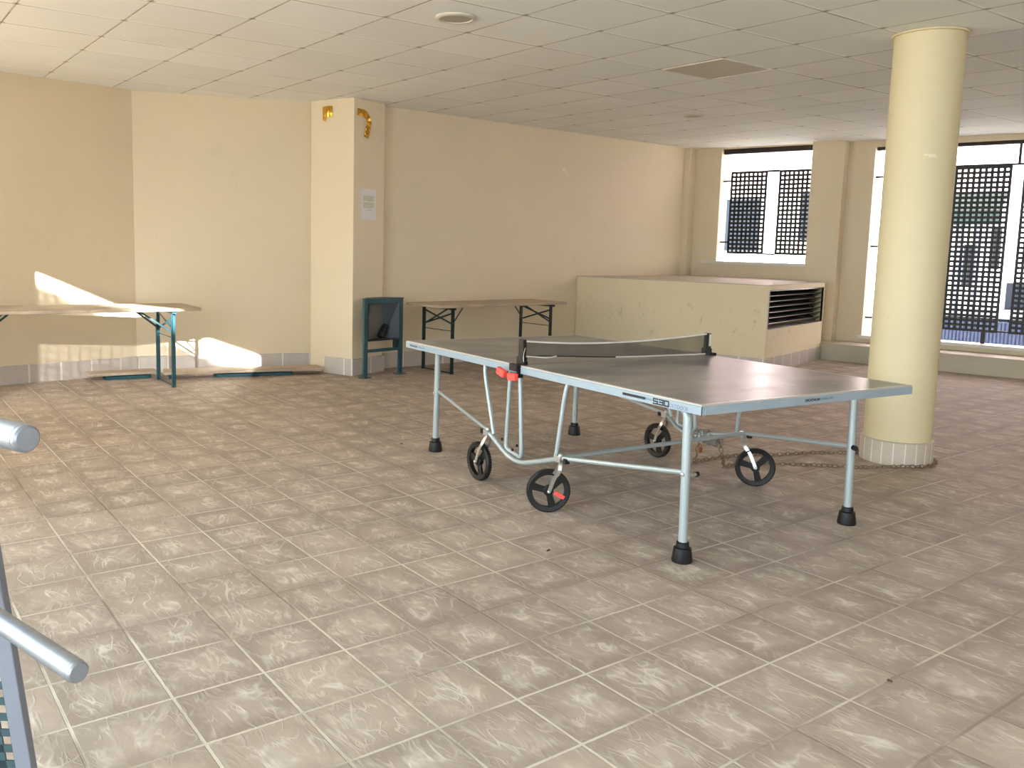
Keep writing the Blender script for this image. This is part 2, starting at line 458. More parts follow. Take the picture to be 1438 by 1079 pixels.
# window wall
WT0, WT1 = -2.75, 9.0
def wbox(mb, t0, t1, o0, o1, z0, z1):
    return mb.prism([wpt(t0, o0), wpt(t1, o0), wpt(t1, o1), wpt(t0, o1)], z0, z1)
mb = MB()
T_W1 = (-1.872, -0.38); T_W2 = (0.325, 3.55)
wbox(mb, WT0, T_W1[0], -0.28, 0, 0, CZu)
wbox(mb, T_W1[0], T_W1[1], -0.28, 0, 0, 1.25)
wbox(mb, T_W1[0], T_W1[1], -0.28, 0, 2.985, CZu)
wbox(mb, T_W1[1], T_W2[0], -0.28, 0, 0, CZu)
wbox(mb, T_W2[0], T_W2[1], -0.28, 0, 0, 0.285)
wbox(mb, T_W2[0], T_W2[1], -0.28, 0, 2.905, CZu)
wbox(mb, T_W2[1], WT1, -0.28, 0, 0, CZu)
struct(mb.build('wall_right', M['wall']))
# piers standing proud of the window wall
PO = 0.20
def pier(name, t0, t1, z0, label):
    o = MB().prism([wpt(t0, 0.0), wpt(t1, 0.0), wpt(t1, PO), wpt(t0, PO)], z0, CZ).build(name, M['wall'])
    return struct(o)
pier('trim_1', WT0, -2.28, 0.0, '')
pier('trim_2', -0.452, -0.015, 0.231, '')
# stone ledge along the foot of the window wall
o = MB().prism([wpt(-0.60, 0.56), wpt(8.5, 0.56), wpt(8.5, 0.0), wpt(-0.60, 0.0)], 0.0, 0.23).build('trim_3', M['stone'], None, 0.004)
struct(o)

def lattice(mb, t0, t1, z0, z1, nc, nr, off, bar=0.034, depth=0.006, edge=0.026):
    # perforated sheet: rows and columns of square holes inside a plain edge
    wt = t1-t0; ht = z1-z0
    px_ = (wt-2*edge+bar)/nc; pz = (ht-2*edge+bar)/nr
    wbox(mb, t0, t0+edge, off-depth/2, off+depth/2, z0, z1); wbox(mb, t1-edge, t1, off-depth/2, off+depth/2, z0, z1)
    wbox(mb, t0+edge, t1-edge, off-depth/2, off+depth/2, z0, z0+edge); wbox(mb, t0+edge, t1-edge, off-depth/2, off+depth/2, z1-edge, z1)
    for i in range(1, nc):
        c = t0+edge-bar+i*px_
        wbox(mb, c, c+bar, off-depth/2, off+depth/2, z0+edge, z1-edge)
    for j in range(1, nr):
        c = z0+edge-bar+j*pz
        wbox(mb, t0+edge, t1-edge, off-depth/2+0.0007, off+depth/2-0.0007, c, c+bar)

# window 1
OF = -0.12
win1 = bpy.data.objects.new('window_1', None); col.objects.link(win1); struct(win1)
mb = MB(); wbox(mb, T_W1[0], T_W1[1], OF-0.04, OF+0.04, 2.912, 2.984); mb.build('window_header', M['header'], win1)
mb = MB(); wbox(mb, T_W1[0]-0.24, T_W1[1], -0.27, 0.035, 1.252, 1.292); mb.build('window_sill', M['sill'], win1, 0.004)
mb = MB()
for z in (2.51, 1.585): wbox(mb, T_W1[0]+0.001, -1.755, OF-0.012, OF+0.012, z-0.012, z+0.012)
wbox(mb, -1.19, -1.015, OF-0.01, OF+0.01, 2.625, 2.655); wbox(mb, -1.19, -1.015, OF-0.01, OF+0.01, 1.405, 1.43)
wbox(mb, -0.545, -0.515, OF-0.022, OF-0.006, 1.293, 1.42); wbox(mb, -0.455, -0.385, OF-0.012, OF+0.012, 2.498, 2.522)
mb.build('fixing_bar', M['black_iron'], win1)
for t0, t1 in ((-1.757, -1.190), (-1.016, -0.455)):
    mb = MB(); lattice(mb, t0, t1, 1.412, 2.65, 8, 19, OF, edge=0.036); mb.build('perforated_screen', M['black_iron'], win1)

# window 2
win2 = bpy.data.objects.new('window_2', None); col.objects.link(win2); struct(win2)
mb = MB(); wbox(mb, T_W2[0], T_W2[1], OF-0.04, OF+0.04, 2.862, 2.904); mb.build('window_header', M['header'], win2)
mb = MB(); wbox(mb, T_W2[0]-0.04, T_W2[1]+0.04, -0.27, 0.05, 0.286, 0.330); mb.build('window_sill', M['sill'], win2, 0.004)
mb = MB()
for z in (2.503, 1.558, 0.575): wbox(mb, T_W2[0]+0.001, 0.55, OF-0.012, OF+0.012, z-0.012, z+0.012)
wbox(mb, 1.985, 2.015, OF-0.016, OF+0.016, 2.60, 2.862)
wbox(mb, 0.55, 3.42, OF-0.014, OF+0.014, 2.60, 2.625)
wbox(mb, 1.75, 1.80, OF-0.024, OF-0.008, 0.331, 0.50); wbox(mb, 1.93, 2.06, OF-0.01, OF+0.01, 0.492, 0.512)
wbox(mb, 0.62, 0.67, OF-0.024, OF-0.008, 0.331, 0.50); wbox(mb, 2.9, 2.95, OF-0.024, OF-0.008, 0.331, 0.50)
mb.build('fixing_bar', M['black_iron'], win2)
for t0, t1, n_ in ((0.55, 1.932, 20), (2.055, 3.42, 20)):
    mb = MB(); lattice(mb, t0, t1, 0.482, 2.60, n_, 33, OF, edge=0.034); mb.build('perforated_screen', M['black_iron'], win2)

# ------------------------------------------------------------------ outside: street, facade opposite, and added sun-shaping walls behind the camera
struct(MB().prism([(-40, -40), (60, -40), (60, 50), (-40, 50)], -0.6, -0.26).build('ground', M['asphalt']))
fac = thing('street_building', 'white rendered building across the sunlit street, seen through the perforated screens', 'building', (*wpt(0, -6.0), -0.26), math.atan2(WE.y, WE.x))
# local x runs along the street, local y towards the building
Rz = lambda t, z: (t, z+0.26)
def fbox(name, t0, t1, y0, y1, z0, z1, m):
    return MB().box(t0, t1, y0, y1, z0+0.26, z1+0.26).build(name, M[m], fac)
fbox('lower_wall', -11, 13, 0.12, 0.5, -0.25, 2.66, 'facade')
fbox('upper_wall', -11, 13, 0.10, 0.5, 2.66, 6.6, 'facade_pink')
fbox('window', -4.45, -3.62, 0.09, 0.13, 1.48, 2.62, 'shop_dark')
for k_ in range(9): fbox('railing_bar', -4.5+0.12*k_, -4.5+0.12*k_+0.035, 0.05, 0.09, 0.9, 1.40, 'bluesheet')
fbox('window', -2.72, -2.25, 0.07, 0.12, 1.75, 2.72, 'shop_dark')
fbox('shop_front', -0.2, 2.9, 0.08, 0.125, -0.1, 0.32, 'shop_dark')
for t in (0.32, 0.62, 1.75, 2.4): fbox('mullion', t, t+0.05, 0.06, 0.12, 0.32, 2.2, 'bluesheet')
fbox('shop_window', 0.40, 0.58, 0.09, 0.125, 0.9, 1.7, 'shop_dark')
fbox('shop_window', 0.84, 1.00, 0.09, 0.125, 1.25, 2.0, 'shop_dark')
fbox('shop_window', 1.15, 1.45, 0.09, 0.125, 0.5, 1.0, 'shop_dark')
mb = MB(); mb.add([(-0.4, 0.12, 2.92), (1.05, 0.12, 2.92), (1.05, -0.75, 2.56), (-0.4, -0.75, 2.56), (-0.4, 0.12, 2.88), (1.05, 0.12, 2.88), (1.05, -0.75, 2.52), (-0.4, -0.75, 2.52)],
       [(0, 3, 2, 1), (4, 5, 6, 7), (0, 1, 5, 4), (1, 2, 6, 5), (2, 3, 7, 6), (3, 0, 4, 7)])
mb.box(-0.4, 1.05, -0.77, -0.745, 2.30, 2.56); mb.build('awning', M['awning'], fac)
bar = thing('corrugated_barrier', 'low blue grey corrugated barrier outside the right window', 'barrier', (*wpt(0, -2.5), -0.26), math.atan2(WE.y, WE.x))
mb = MB()
for i in range(70):
    t = 0.2+i*0.05; mb.box(t, t+0.028, -0.01, 0.02, 0.05, 0.74); mb.box(t+0.028, t+0.05, 0.012, 0.042, 0.05, 0.74)
mb.build('sheet', M['bluesheet'], bar)
for t in (0.3, 1.95, 3.6): MB().box(t, t+0.06, 0.03, 0.09, 0, 0.80).build('post', M['black_iron'], bar)

# tall unseen wall added behind the camera as sun blocker; its notch passes one shaft
SU = Vector((math.cos(SUN_AZ), math.sin(SUN_AZ))); SL = Vector((-SU.y, SU.x))
def spt(l, s_): p = SU*s_+SL*l; return (p.x, p.y)
S0 = -9.0
L_R, L_L = 1.333, 3.30
mb = MB()
for l0, l1, za, zb in ((-16, L_R, 7.2, 7.2), (L_R, L_L+0.1, 5.45, 5.45)):
    mb.prism([spt(l0, S0), spt(l1, S0), spt(l1, S0-0.4), spt(l0, S0-0.4)], -0.26, za)
struct(mb.build('wall_sun_blocker', M['facade']))
# unseen lattice added over the notch to dim the sun below its slope
mb = MB()
for i in range(26):
    l0 = L_R+0.08*i; zt = 6.18+(l0-L_R)*0.372
    mb.prism([spt(l0, S0), spt(l0+0.061, S0), spt(l0+0.061, S0-0.02), spt(l0, S0-0.02)], 5.44, zt)
for k in range(20):
    z0 = 5.45+0.08*k; lmin = L_R+max(0, (z0+0.03-6.18)/0.372)
    if lmin < L_L+0.1: mb.prism([spt(lmin, S0-0.005), spt(L_L+0.1, S0-0.005), spt(L_L+0.1, S0-0.015), spt(lmin, S0-0.015)], z0, z0+0.061)
struct(mb.build('sun_dimmer_screen', M['black_iron']))

# ------------------------------------------------------------------ square pillar with foil scraps and notice
pL, pC, pR = Vector((4.215, 8.625)), Vector((4.375, 8.182)), Vector((4.84, 8.350))
pil = thing('square_pillar', 'square cream pillar standing out from the back wall beside the litter bin', 'pillar', (pC.x, pC.y, 0))
ux = (pR-pC).normalized(); uy = (pL-pC).normalized()
wx = (pR-pC).length; wy = 0.62
loc2 = lambda a, b: tuple(ux*a+uy*b)
MB().prism([loc2(0, 0), loc2(wx, 0), loc2(wx, wy), loc2(0, wy)], 0, lambda x, y: CZ(x+pC.x, y+pC.y)).build('shaft', M['wall'], pil, 0.004)
sk = 0.02
aR = math.atan2(ux.y, ux.x); aL = math.atan2(-uy.y, -uy.x)
p = loc2(-sk, 0); MB().box(0, wx+2*sk, -sk, 0, 0, 0.18).build('skirting', M['skirt'], pil, 0.003, loc=(p[0], p[1], 0), rotz=aR)
p = loc2(0, 0.40); MB().box(0, 0.40, -sk, 0, 0, 0.18).build('skirting', M['skirt'], pil, 0.003, loc=(p[0], p[1], 0), rotz=aL)

def wallframe(a, zc, ang):
    # local x along the face, y into the wall, z up
    return (a[0], a[1], zc), ang
def on_right_face(u, z): p = pC+ux*u; return (p.x, p.y, z)
notice = thing('paper_notice', 'white sheet with yellowish printed paragraphs taped to the square pillar', 'notice', on_right_face(0.115, 1.675), aR)
MB().box(0, 0.245, -0.004, -0.001, 0, 0.325).build('sheet', M['paper'], notice)
mb = MB()
for k in range(4): mb.box(0.035, 0.21-0.01*(k % 2), -0.0052, -0.0042, 0.245-k*0.015, 0.255-k*0.015)
for k in range(4): mb.box(0.035, 0.21-0.012*(k % 2), -0.0052, -0.0042, 0.172-k*0.015, 0.182-k*0.015)
mb.box(0.075, 0.175, -0.0052, -0.0042, 0.100, 0.107)
mb.build('printed_text', M['print'], notice)

def foil(mb, pts, wd):
    # crumpled strip: zig-zag ridges standing off the wall
    pts = [Vector(p) for p in pts]
    q = []
    for a, b in zip(pts, pts[1:]):
        n_ = max(2, int((b-a).length/0.022))
        for i in range(n_): q.append(a.lerp(b, i/n_))
    q.append(pts[-1])
    vs = []; fs = []
    for i, p in enumerate(q):
        d = (q[min(i+1, len(q)-1)]-q[max(i-1, 0)]).normalized(); s_ = Vector((-d.z, 0, d.x))
        h_ = 0.004+0.016*((i % 2))*random.uniform(0.5, 1)
        for k, e in enumerate((-1, -0.3, 0.35, 1)):
            vs.append(p+s_*wd/2*e*random.uniform(0.85, 1.1)+Vector((0, -h_*(1-abs(e)*0.5)-random.uniform(0.001, 0.006), 0)))
    for i in range(len(q)-1):
        for k in range(3): fs.append((i*4+k, i*4+k+1, i*4+k+5, i*4+k+4))
    mb.add(vs, fs)
mb = MB(); foil(mb, [(0, 0, 0.0), (0.13, 0, -0.012), (0.185, 0, -0.075), (0.165, 0, -0.16), (0.135, 0, -0.255)], 0.075)
o = mb.build('foil_scrap', M['gold'], None, loc=on_right_face(0.045, 2.790), rotz=aR)
so_ = o.modifiers.new('thick', 'SOLIDIFY'); so_.thickness = 0.0012
tag(o, 'long bent strip of gold foil on the pillar face above the paper notice', 'foil scrap', 'gold foil scraps on the pillar')
mb = MB(); foil(mb, [(0, 0, 0.0), (0.14, 0, 0.006)], 0.115)
foil(mb, [(0.0, 0, -0.06), (0.045, 0, -0.085)], 0.03)
pq = pC+uy*0.44
o = mb.build('foil_scrap', M['gold'], None, loc=(pq.x, pq.y, 2.80), rotz=aL)
so_ = o.modifiers.new('thick', 'SOLIDIFY'); so_.thickness = 0.0012
tag(o, 'short square scrap of gold foil on the left face of the pillar', 'foil scrap', 'gold foil scraps on the pillar')

# wall marks: scraps of pale tape
def scrap(name, polys, loc, rotz, mat, label):
    mb = MB()
    for (x0, z0, x1, z1, wd) in polys: mb.beam((x0, -0.003, z0), (x1, -0.003, z1), 0.003, wd, (0, 1, 0) if False else (0, 0, 1) if abs(z1-z0) < abs(x1-x0) else (1, 0, 0))
    o = mb.build(name, M[mat], None, loc=loc, rotz=rotz)
    tag(o, label, 'tape scrap'); return o
angB = math.atan2(BB[1]-BA[1], BB[0]-BA[0])
def back_at(x): return BA[1]+(x-BA[0])*math.tan(angB)
scrap('tape_scrap', [(-0.03, 0.035, 0.035, -0.02, 0.02), (-0.045, 0.005, -0.02, 0.04, 0.02), (0.02, -0.01, 0.045, -0.045, 0.014)], (7.86, back_at(7.86)-0.002, 2.45), angB, 'flake', 'small pale torn tape scrap high on the back wall above the vent housing')

# ------------------------------------------------------------------ round column
colm = thing('round_column', 'thick round cream column with tiled foot in front of the right window', 'column', (5.925, 3.035, 0))
CR = 0.218
MB().lathe([(CR, 0.0), (CR, 2.0), (CR, CZ(5.957, 3.052)+0.01)], 64).build('shaft', M['column'], colm, smooth=40)
MB().lathe([(CR+0.016, 0), (CR+0.016, 0.158), (CR+0.008, 0.163), (CR-0.01, 0.163)], 64).build('tile_foot', M['skirt_round'], colm, smooth=40)
mb = MB(); nt_ = 20
for k in range(nt_):
    a = 2*math.pi*(k+0.3)/nt_
    m4 = Matrix.Rotation(a, 4, 'Z')
    mb.box(CR+0.008, CR+0.0172, -0.004, 0.004, 0.002, 0.157, m4)
mb.build('grout_joint', M['joint'], colm)
MB().lathe([(CR+0.004, -0.012), (CR+0.022, -0.010), (CR+0.022, -0.0005), (CR+0.004, -0.0005)], 64, cap=False).build('ceiling_collar', M['column'], colm, loc=(0, 0, CZ(5.957, 3.052)-0.006), smooth=40)
# pale tape scrap stuck on the column
ca = math.atan2(-3.052, -5.957)+math.radians(10)
rr_ = CR+0.0015
o = MB()
for (a0, a1, z0, z1) in ((-0.09, 0.05, 0.006, 0.018), (0.05, 0.22, -0.004, 0.016), (0.16, 0.26, -0.002, 0.006)):
    nseg = 4
    for i in range(nseg):
        b0 = ca+a0+(a1-a0)*i/nseg; b1 = ca+a0+(a1-a0)*(i+1)/nseg
        o.prism([(rr_*math.cos(b0), rr_*math.sin(b0)), (rr_*math.cos(b1), rr_*math.sin(b1)), ((rr_+.002)*math.cos(b1), (rr_+.002)*math.sin(b1)), ((rr_+.002)*math.cos(b0), (rr_+.002)*math.sin(b0))], z0, z1)
o = o.build('tape_scrap', M['flake'], None, loc=(5.925, 3.035, 2.07))
tag(o, 'thin pale strip of tape stuck on the round column', 'tape scrap')

# ------------------------------------------------------------------ vent housing (low plastered box under window 1)
bA = Vector((8.79, 6.16)); bR = Vector((10.79, 6.684)); bB = Vector((8.185, 8.80))
box = thing('vent_housing', 'low plastered box with a louvred vent between back wall and window', 'vent housing', (bA.x, bA.y, 0))
rel = lambda p: (p[0]-bA.x, p[1]-bA.y)
poly = [(0, 0), rel(bR), rel(wpt(-0.45, 0.001)), rel(wpt(-2.2, 0.155)), rel((10.40, 9.01)), rel((8.185, 8.80))]
HB = 1.042
bx = (bR-bA).normalized(); bang = math.atan2(bx.y, bx.x); byv = Vector((-bx.y, bx.x))
# body with a recessed mouth for the grille
GX0, GX1, GZ0, GZ1 = 0.045, 2.035, 0.526, 0.988
mb = MB()
mb.prism(poly, HB-0.05, HB)
front_in = 0.14
q = lambda a, b: tuple(bx*a+byv*b)
body2 = [q(0.0, 0.0), q(GX0, 0.0), q(GX0, front_in), q(GX1, front_in), q(GX1, 0), rel(bR)]+poly[2:]
mb.prism(body2, GZ0, HB-0.05)
mb.prism(poly, 0, GZ0)
mb.build('body', M['wall_scuffed'], box)
gr = MB().box(GX0, GX1, 0.11, 0.139, GZ0, HB-0.05).build('vent_grille', M['vent_dark'], box, rotz=bang)
for k in range(7):
    z = GZ0+0.035+k*0.066
    m4 = Matrix.Translation((0, 0.055, z)) @ Matrix.Rotation(math.radians(-38), 4, 'X')
    MB().box(GX0+0.012, GX1-0.012, -0.045, 0.045, -0.004, 0.004, m4).build('slat', M['slat'], gr)
fr = MB()
fr.box(GX0, GX1, -0.004, 0.02, GZ0, GZ0+0.014); fr.box(GX0, GX1, -0.004, 0.02, HB-0.064, HB-0.05)
fr.box(GX0, GX0+0.014, -0.004, 0.02, GZ0, HB-0.05); fr.box(GX1-0.014, GX1, -0.004, 0.02, GZ0, HB-0.05)
fr.build('grille_frame', M['slat'], gr)
Lf = (bR-bA).length
MB().box(-0.014, Lf-0.01, -0.014, 0, 0, 0.18).build('skirting', M['skirt'], box, 0.003, rotz=bang)
fd = bA-bB; MB().box(0.02, fd.length+0.014, -0.014, 0, 0, 0.18).build('skirting', M['skirt'], box, 0.003, loc=(bB.x-bA.x, bB.y-bA.y, 0), rotz=math.atan2(fd.y, fd.x))
# pale top slab
MB().prism([(p[0], p[1]) for p in poly], HB+0.0005, HB+0.012).build('top_slab', M['stone'], box)

# ------------------------------------------------------------------ ceiling fittings
def on_ceiling_matrix(): return Matrix(((1, 0, 0.0), (0, 1, 0.0), (0, 0, 1)))
tilt = (math.atan(0.01024), -math.atan(0.01108), 0)
def downlight(x, y, r, label):
    t = thing('ceiling_downlight', label, 'ceiling light', (x, y, CZ(x, y)), group='round downlights in the tiled ceiling'); t.rotation_euler = tilt
    MB().lathe([(r, -0.001), (r, -0.010), (r*0.93, -0.016), (r*0.80, -0.016), (r*0.78, -0.006)], 40, cap=False).build('ring', M['lamp_ring'], t, smooth=40)
    MB().lathe([(r*0.79, -0.0015), (r*0.79, -0.010), (r*0.4, -0.013), (0.001, -0.014)], 40).build('diffuser', M['lamp_glass'], t, smooth=60)
    return t
downlight(3.266, 4.746, 0.132, 'round unlit white downlight in the ceiling above the ping pong table, the nearer one')
downlight(7.828, 6.61, 0.115, 'round unlit downlight in the ceiling beyond the grey ceiling panel, towards the windows')
px0, px1, py0, py1 = CX0+2*CSX, CX0+3*CSX, CY0+CSY, CY0+2*CSY
pcx, pcy = (px0+px1)/2, (py0+py1)/2
pan = thing('ceiling_access_panel', 'grey square access panel among the white ceiling tiles', 'ceiling panel', (pcx, pcy, CZ(pcx, pcy))); pan.rotation_euler = tilt
hx, hy = (px1-px0)/2-0.006, (py1-py0)/2-0.006
MB().box(-hx+0.012, hx-0.012, -hy+0.012, hy-0.012, -0.004, -0.0005).build('plate', M['panel'], pan)
mb = MB()
mb.box(-hx, hx, -hy, -hy+0.012, -0.008, -0.0005); mb.box(-hx, hx, hy-0.012, hy, -0.008, -0.0005)
mb.box(-hx, -hx+0.012, -hy, hy, -0.008, -0.0005); mb.box(hx-0.012, hx, -hy, hy, -0.008, -0.0005)
mb.build('edge_trim', M['lamp_ring'], pan)

# ------------------------------------------------------------------ ping pong table
W_, L_ = 1.499, 2.755
pt = thing('ping_pong_table', 'grey outdoor ping pong table on silver legs with black wheels', 'ping pong table', (2.889, 2.311, 0), -0.084)
def tz(x, y): return 0.761-0.005*(x-W_/2)-0.006*(y-L_/2)
FH = 0.046
def slab(x0, x1, y0, y1, d0, d1):
    return MB().prism([(x0, y0), (x1, y0), (x1, y1), (x0, y1)], lambda x, y: tz(x, y)+d0, lambda x, y: tz(x, y)+d1)
mid = L_/2
for (y0, y1) in ((0.0, mid-0.004), (mid+0.004, L_)):
    o = slab(0.003, W_-0.003, y0+0.003 if y0 == 0 else y0, y1-0.003 if y1 == L_ else y1, -0.008, 0.0).build('tabletop', M['top'], pt)
    mb = MB(); th = 0.022
    for (a, b, c, d) in ((0, th, y0, y1), (W_-th, W_, y0, y1), (th, W_-th, y0, y0+th), (th, W_-th, y1-th, y1)):
        mb.prism([(a, c), (b, c), (b, d), (a, d)], lambda x, y: tz(x, y)-FH, lambda x, y: tz(x, y)-0.0085)
    mb.build('apron_frame', M['frame'], o, 0.002)
# dark joint of the near corner cap
MB().box(-0.0012, 0.002, -0.0012, 0.002, 0.722, 0.765).build('corner_seam', M['ink'], pt)

# lettering on the apron
def text_mesh(txt, size, mat, parent, loc, rot, bold=0.0, width=None):
    cu = bpy.data.curves.new('lettering', 'FONT'); cu.body = txt; cu.size = size; cu.offset = bold; cu.extrude = 0.0004
    tmp = bpy.data.objects.new('lettering', cu); col.objects.link(tmp)
    dg = bpy.context.evaluated_depsgraph_get(); dg.update()
    me = bpy.data.meshes.new_from_object(tmp.evaluated_get(dg)); bpy.data.objects.remove(tmp)
    if width:
        xs = [v.co.x for v in me.vertices]; k = width/(max(xs)-min(xs)); x0 = min(xs)
        for v in me.vertices: v.co.x = (v.co.x-x0)*k
    me.materials.clear(); me.materials.append(mat)
    o = bpy.data.objects.new('lettering', me); col.objects.link(o); o.parent = parent; o.location = loc; o.rotation_euler = rot
    return o
# long side: text runs from larger y to smaller y, facing -x
ROT_L = (math.radians(90), 0, math.radians(-90)); ROT_S = (math.radians(90), 0, 0)
sl = 0.34  # apron follows the slight tilt of the top
def zc(y): return tz(0, y)-0.0275
mb = MB(); mb.prism([(-0.0012, 0.345), (0.001, 0.345), (0.001, 0.50), (-0.0012, 0.50)], lambda x, y: zc(y)-0.004, lambda x, y: zc(y)+0.008)
mb.build('stripe', M['ink'], pt)
mb = MB(); mb.prism([(-0.0012, 0.302), (0.001, 0.302), (0.001, 0.343), (-0.0012, 0.343)], lambda x, y: zc(y)-0.002, lambda x, y: zc(y)+0.006)
mb.build('stripe', M['ink_light'], pt)
# squared S, 3, 0
def stroke_char(mb, y0, strokes, s_, wd):
    for (x0, z0, x1, z1) in strokes:
        ya, yb = y0-x0*s_[0], y0-x1*s_[0]; za, zb = zc(y0)-0.011+z0*s_[1], zc(y0)-0.011+z1*s_[1]
        lo_y, hi_y = min(ya, yb)-wd/2, max(ya, yb)+wd/2; lo_z, hi_z = min(za, zb)-wd/2, max(za, zb)+wd/2
        mb.box(-0.0014, 0.001, lo_y, hi_y, lo_z, hi_z)
mb = MB(); sc_ = (0.026, 0.022); wdt = 0.006
stroke_char(mb, 0.292, [(0, 1, 1, 1), (0, .5, 0, 1), (0, .5, 1, .5), (1, 0, 1, .5), (0, 0, 1, 0)], sc_, wdt)
stroke_char(mb, 0.257, [(0, 1, 1, 1), (0.15, .5, 1, .5), (1, 0, 1, 1), (0, 0, 1, 0)], sc_, wdt)
stroke_char(mb, 0.222, [(0, 1, 1, 1), (0, 0, 0, 1), (1, 0, 1, 1), (0, 0, 1, 0)], sc_, wdt)
mb.build('lettering', M['ink'], pt, 0.0006)
text_mesh('OUTDOOR', 0.026, M['ink_light'], pt, (-0.0008, 0.190, zc(0.19)-0.012), ROT_L, -0.0004, 0.112)
text_mesh('DECATHLON', 0.015, M['ink'], pt, (-0.0008, 2.69, zc(2.69)-0.003), ROT_L, 0.0004, 0.105)
text_mesh('PONGORI', 0.015, M['ink_light'], pt, (-0.0008, 2.565, zc(2.565)-0.003), ROT_L, 0, 0.085)
zs = tz(0.76, 0)-0.030
text_mesh('DECATHLON', 0.017, M['ink'], pt, (0.664, -0.0008, zs), ROT_S, 0.0004, 0.103)
text_mesh('PONGORI', 0.017, M['ink_light'], pt, (0.778, -0.0008, zs), ROT_S, 0.0002, 0.084)

# legs with black feet
LEGS = [(0.142, 0.205), (1.340, 0.205), (0.150, 2.575), (1.372, 2.590)]
for i, (x, y) in enumerate(LEGS):
    s_ = 1 if i < 2 else -1
    top_y = y+0.012*s_
    pts = roundpath([(x, y, 0.06), (x, top_y, 0.69), (x, top_y+0.055*s_, 0.722)], 0.04, 5)
    lg = MB().tube(pts, 0.0205, 18).build('leg', M['steel'], pt, smooth=40)
    MB().lathe([(0.046, 0.0), (0.048, 0.008), (0.040, 0.066), (0.030, 0.070), (0.029, 0.092), (0.024, 0.094)], 28, (x, y, 0)).build('foot', M['rubber'], lg, smooth=35)
    MB().lathe([(0.010, 0), (0.010, 0.006), (0.006, 0.009)], 14, (x-0.02 if x < 0.7 else x+0.02, y+0.004*s_, 0.41), Matrix.Rotation(math.radians(-90 if x < 0.7 else 90), 3, 'Y')).build('bolt', M['zinc'], lg, smooth=40)

# wheel carriage, one on each long side
def carriage(xs, j1, j2, dipz, sgn, gap):
    # bent lower bar
    zb = 0.312
    lower = smoothpath([(xs, j1, zb), (xs, j1-0.05, zb-0.012), (xs+0.02*sgn, mid+0.17, dipz+0.005), (xs+0.02*sgn, mid+0.03, dipz-0.012), (xs+0.01*sgn, mid-0.12, dipz+0.030), (xs, j2, zb)], 2)
    lb = MB().tube(lower, 0.0145, 12).build('wheel_frame', M['steel'], pt, smooth=45)
    # slanted uprights
    for (yt, yj) in ((j1+0.080, j1-0.060), (j2+0.005, j2+0.045)):
        MB().tube(roundpath([(xs+0.005*sgn, yj, zb), (xs+0.02*sgn, yt, 0.66), (xs+0.03*sgn, yt+(0.01 if yt > mid else -0.01), 0.722)], 0.05, 4), 0.0125, 12).build('upright', M['steel'], lb, smooth=45)
    # U shaped net support
    MB().tube(roundpath([(xs+0.02*sgn, mid+0.150, 0.72), (xs+0.02*sgn, mid+0.180, dipz+0.045), (xs+0.02*sgn, mid+0.015, dipz+0.022), (xs+0.02*sgn, mid+0.055, 0.72)], 0.03, 5), 0.0125, 12).build('net_support_tube', M['steel'], lb, smooth=45)
    for (yy, zz) in ((mid+0.19, dipz+0.09), (mid+0.035, dipz+0.085), (mid+0.08, dipz+0.05)):
        MB().lathe([(0.007, 0), (0.007, 0.012), (0.003, 0.015)], 10, (xs, yy, zz)).build('knob', M['black'], lb, smooth=40)
    # joints
    for yj in (j1, j2):
        MB().box(xs-0.022, xs+0.022, yj-0.022, yj+0.022, zb-0.018, zb+0.016).build('joint_bracket', M['zinc'], lb, 0.004)
        MB().lathe([(0.012, 0), (0.012, 0.006), (0.007, 0.013), (0.001, 0.014)], 14, (xs, yj, zb+0.016)).build('bolt', M['zinc'], lb, smooth=50)
        MB().box(xs-0.014, xs+0.014, yj-0.052*(1 if yj < mid else -1)-0.012, yj-0.052*(1 if yj < mid else -1)+0.012, zb-0.016, zb+0.012).build('end_cap', M['black'], lb, 0.003)
carriage(0.035, 1.725, 1.005, 0.205, 1, 0.02)
carriage(1.440, 1.690, 1.020, 0.235, -1, 0.02)
# stays from the carriage to the legs, and the cross bar
STAYS = [((0.035, 1.005, 0.315), (0.142, 0.20, 0.418)), ((1.440, 1.020, 0.318), (1.340, 0.20, 0.418)), ((0.035, 1.725, 0.325), (0.150, 2.575, 0.430)), ((1.440, 1.690, 0.320), (1.372, 2.590, 0.430))]
for i, (a, b) in enumerate(STAYS):
    if i < 2:
        MB().tube([a, b], 0.0125, 12).build('stay', M['steel'], pt, smooth=45)
    else:
        MB().beam(a, b, 0.010, 0.020).build('stay', M['steel'], pt, 0.002)
MB().tube([(0.160, 0.20, 0.405), (0.198, 0.20, 0.404)], [0.009, 0.009], 12).build('stop_peg', M['zinc'], pt, smooth=45)
MB().tube([(0.194, 0.20, 0.404), (0.208, 0.20, 0.404)], 0.0125, 12).build('peg_cap', M['black'], pt, smooth=45)
MB().tube([(0.035, 1.000, 0.318), (1.440, 1.010, 0.318)], 0.0125, 12).build('cross_bar', M['steel'], pt, smooth=45)
MB().tube([(1.322, 0.172, 0.416), (1.330, 0.192, 0.416)], 0.014, 12).build('peg_cap', M['black'], pt, smooth=45)

